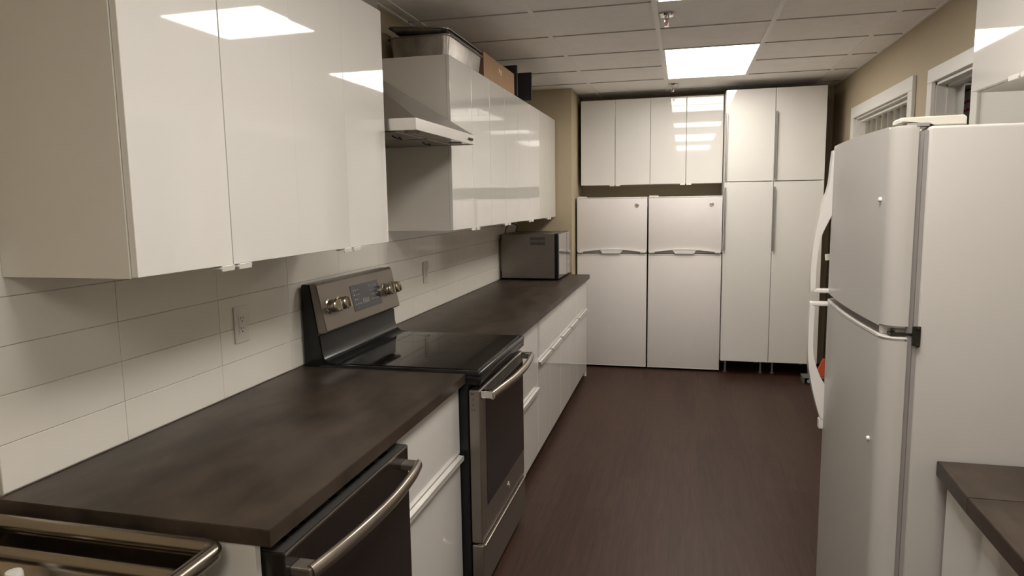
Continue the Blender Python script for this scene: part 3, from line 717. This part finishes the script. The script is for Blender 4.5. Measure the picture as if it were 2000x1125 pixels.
# handles near the far edge of the doors
def ribbon(pts_out, pts_in, y0, y1, name, par):
    b = BM(); prism(b, pts_out+pts_in[::-1], 'y', y0, y1, .003); return obj(name, b, 'appl_smooth', par, True)
def curve2(P, n=7): return [(p.x, p.y) for p in bez([(a, c, 0) for a, c in P], n)]
HYa, HYb = 1.548, 1.584
out = curve2([(2.062, 1.752), (2.058, 1.70), (2.052, 1.630), (2.030, 1.55), (2.012, 1.44), (2.005, 1.34), (2.006, 1.254)])
inn = curve2([(2.082, 1.752), (2.080, 1.70), (2.078, 1.60), (2.072, 1.545), (2.034, 1.45), (2.023, 1.35), (2.023, 1.262)])
ribbon(out, inn, HYa, HYb, 'handle', gf)
b = BM(); box(b, (2.008, HYa, 1.254), (2.08, HYb, 1.268), .004); obj('handle_foot', b, 'appl_smooth', gf)
out = curve2([(2.006, 1.222), (2.005, 1.12), (2.008, 1.01), (2.022, .92), (2.045, .83), (2.058, .79)])
inn = curve2([(2.023, 1.208), (2.022, 1.12), (2.025, 1.03), (2.048, .955), (2.078, .895), (2.082, .79)])
ribbon(out, inn, HYa, HYb, 'handle', gd)
b = BM(); box(b, (2.008, HYa, 1.207), (2.08, HYb, 1.2215), .004); obj('handle_foot', b, 'appl_smooth', gd)
b = BM(); box(b, (2.052, HYa+.002, .755), (2.085, HYb-.002, .792), .004); obj('handle_end', b, 'appl_smooth', gd)
for d, z in ((gf, 1.583), (gd, .935)):
    b = BM(); lathe(b, [(.007, -.004), (.006, .004), (.004, .006), (0, .0065)], (2.0635, GY0+.075, z), (-1, 0, 0), 14); obj('door_plug', b, 'trim', d, True)
b = BM(); box(b, (2.10, GY0+.02, FL+.001), (2.84, GY1-.02, FL+.06)); obj('toe_grille', b, 'gasket', t)

# ------------------------------------------------------------------ sprinklers
for y, lab in ((3.045, 'chrome pendant sprinkler on the ceiling before the double light panel'), (5.468, 'chrome pendant sprinkler on the ceiling just before the back cabinets')):
    x = 1.456; t = thing('sprinkler', lab, 'sprinkler', (x, y, ZC), 'pendant ceiling sprinklers')
    b = BM(); lathe(b, [(.040, 0), (.042, -.003), (.036, -.012), (.016, -.016), (0, -.016)], (x, y, ZC-.0025)); obj('escutcheon', b, 'chrome', t, True)
    b = BM(); lathe(b, [(.013, -.014), (.014, -.030), (.009, -.034), (0, -.034)], (x, y, ZC), n=12); hb = obj('body', b, 'chrome', t, True)
    b = BM()
    for s in (-1, 1): tube(b, [(x+s*.011, y, ZC-.03), (x+s*.014, y, ZC-.045), (x+s*.003, y, ZC-.066)], .0022, 8)
    obj('frame_arm', b, 'chrome', hb)
    b = BM(); lathe(b, [(.0025, -.034), (.004, -.048), (.0025, -.062)], (x, y, ZC), n=10); obj('bulb', b, 'redbulb', hb, True)
    b = BM(); lathe(b, [(.004, -.064), (.014, -.067), (.015, -.069), (0, -.069)], (x, y, ZC), n=16); obj('deflector', b, 'chrome', hb, True)

# ------------------------------------------------------------------ stainless sink table in the lower left corner
t = thing('sink_table', 'stainless steel sink table with rolled tube rim in the lower left corner', 'sink', (.33, -.4, FL))
RZ = .880
path = [(-.002, .104, RZ), (.615, .104, RZ), (.633, .101, RZ), (.645, .090, RZ), (.650, .070, RZ), (.652, -1.0, RZ)]
path = [(.003, .108, RZ)]+[(x, .108, RZ) for x in (.2, .4, .60)]+[(.60+.03*math.sin(a), .078+.03*math.cos(a), RZ) for a in (math.radians(q) for q in range(15, 91, 15))]+[(.631, -.3, RZ), (.632, -1.2, RZ)]
b = BM(); tube(b, path, .0195, 20); obj('rolled_rim', b, 'sinksteel', t, True)
b = BM()
# deck between the rim and the bowls, then bowl walls
def quadstrip(bb, rows):
    V = [[bb.verts.new(p) for p in r] for r in rows]
    for A, B_ in zip(V, V[1:]):
        for k in range(len(A)-1): bb.faces.new((A[k], A[k+1], B_[k+1], B_[k]))
def rect(x0, x1, y0, y1, z, r):
    pts = []
    for cx, cy, a0 in ((x1-r, y1-r, 0), (x0+r, y1-r, 90), (x0+r, y0+r, 180), (x1-r, y0+r, 270)):
        for k in range(7):
            a = math.radians(a0+90*k/6); pts.append((cx+math.cos(a)*r, cy+math.sin(a)*r, z))
    return pts+[pts[0]]
def ins(d, z, r=.04): return rect(.020+d*.25, .614-d, -1.18+d, .092-d, RZ+z, r)
quadstrip(b, [ins(0, -.004), ins(-.006, -.02), ins(-.012, -.075), ins(.014, -.080), ins(.018, -.060), ins(.020, -.034), ins(.024, -.029), ins(.029, -.028), ins(.035, -.031), ins(.040, -.038, .05), ins(.045, -.050, .05),
              ins(.043, -.060, .05), ins(.035, -.085, .05), ins(.015, -.30, .06), rect(.25, .35, -.65, -.55, RZ-.315, .04)])
V = [b.verts.new(p) for p in rect(.25, .35, -.65, -.55, RZ-.315, .04)[:-1]]; b.faces.new(V)
bmesh.ops.remove_doubles(b, verts=b.verts, dist=1e-5); obj('basin', b, 'sinksteel', t, True)
for x in (.05, .58):
    for y in (.05, -1.1):
        b = BM(); tube(b, [(x, y, FL+.001), (x, y, RZ-.06)], .02, 12); obj('leg', b, 'sinksteel', t, True)
BX, BY = 0.208, 0.003
t = thing('bottle', 'plastic bottle standing in the steel sink with only its white cap showing', 'bottle', (BX, BY, .580))
b = BM(); lathe(b, [(.026, .582), (.029, .588), (.029, .76), (.022, .785), (.012, .80), (.012, .812)], (BX, BY, 0), n=28); obj('body', b, 'cream', t, True)
b = BM(); lathe(b, [(.017, .806), (.0175, .832), (.015, .838), (0, .840)], (BX, BY, 0), n=24); obj('cap', b, 'appl_smooth', t, True)
# floor cleaning things beside the tall cabinet
t = thing('broom', 'orange broom head in the gap between the tall cabinet and large fridge', 'broom', (2.80, 5.38, .0))
b = BM(); hexa(b, [(2.730, 5.34, .018), (2.90, 5.34, .018), (2.90, 5.42, .018), (2.730, 5.42, .018), (2.788, 5.36, .17), (2.83, 5.36, .17), (2.83, 5.40, .17), (2.788, 5.40, .17)]); obj('bristles', b, 'orange', t)
b = BM(); tube(b, [(2.81, 5.38, .17), (2.81, 5.38, 1.05)], .011, 12); hn = obj('pole', b, 'mattblack', t)
b = BM(); tube(b, [(2.79, 5.38, 1.05), (2.785, 5.38, 1.10)], .02, 12); obj('grip', b, 'carcass', t)
t = thing('dustpan', 'grey-green plastic dustpan on the floor beneath the orange broom', 'dustpan', (2.75, 5.38, FL))
b = BM(); box(b, (2.615, 5.30, .004), (2.91, 5.45, .014), .004); box(b, (2.615, 5.43, FL+.001), (2.91, 5.45, .010), .003); box(b, (2.615, 5.30, FL+.001), (2.63, 5.45, .010), .003)
obj('tray', b, 'tub', t)
b = BM(); tube(b, [(2.66, 5.30, -.02), (2.66, 5.285, -.02)], .013, 14); obj('knob', b, 'gasket', t)
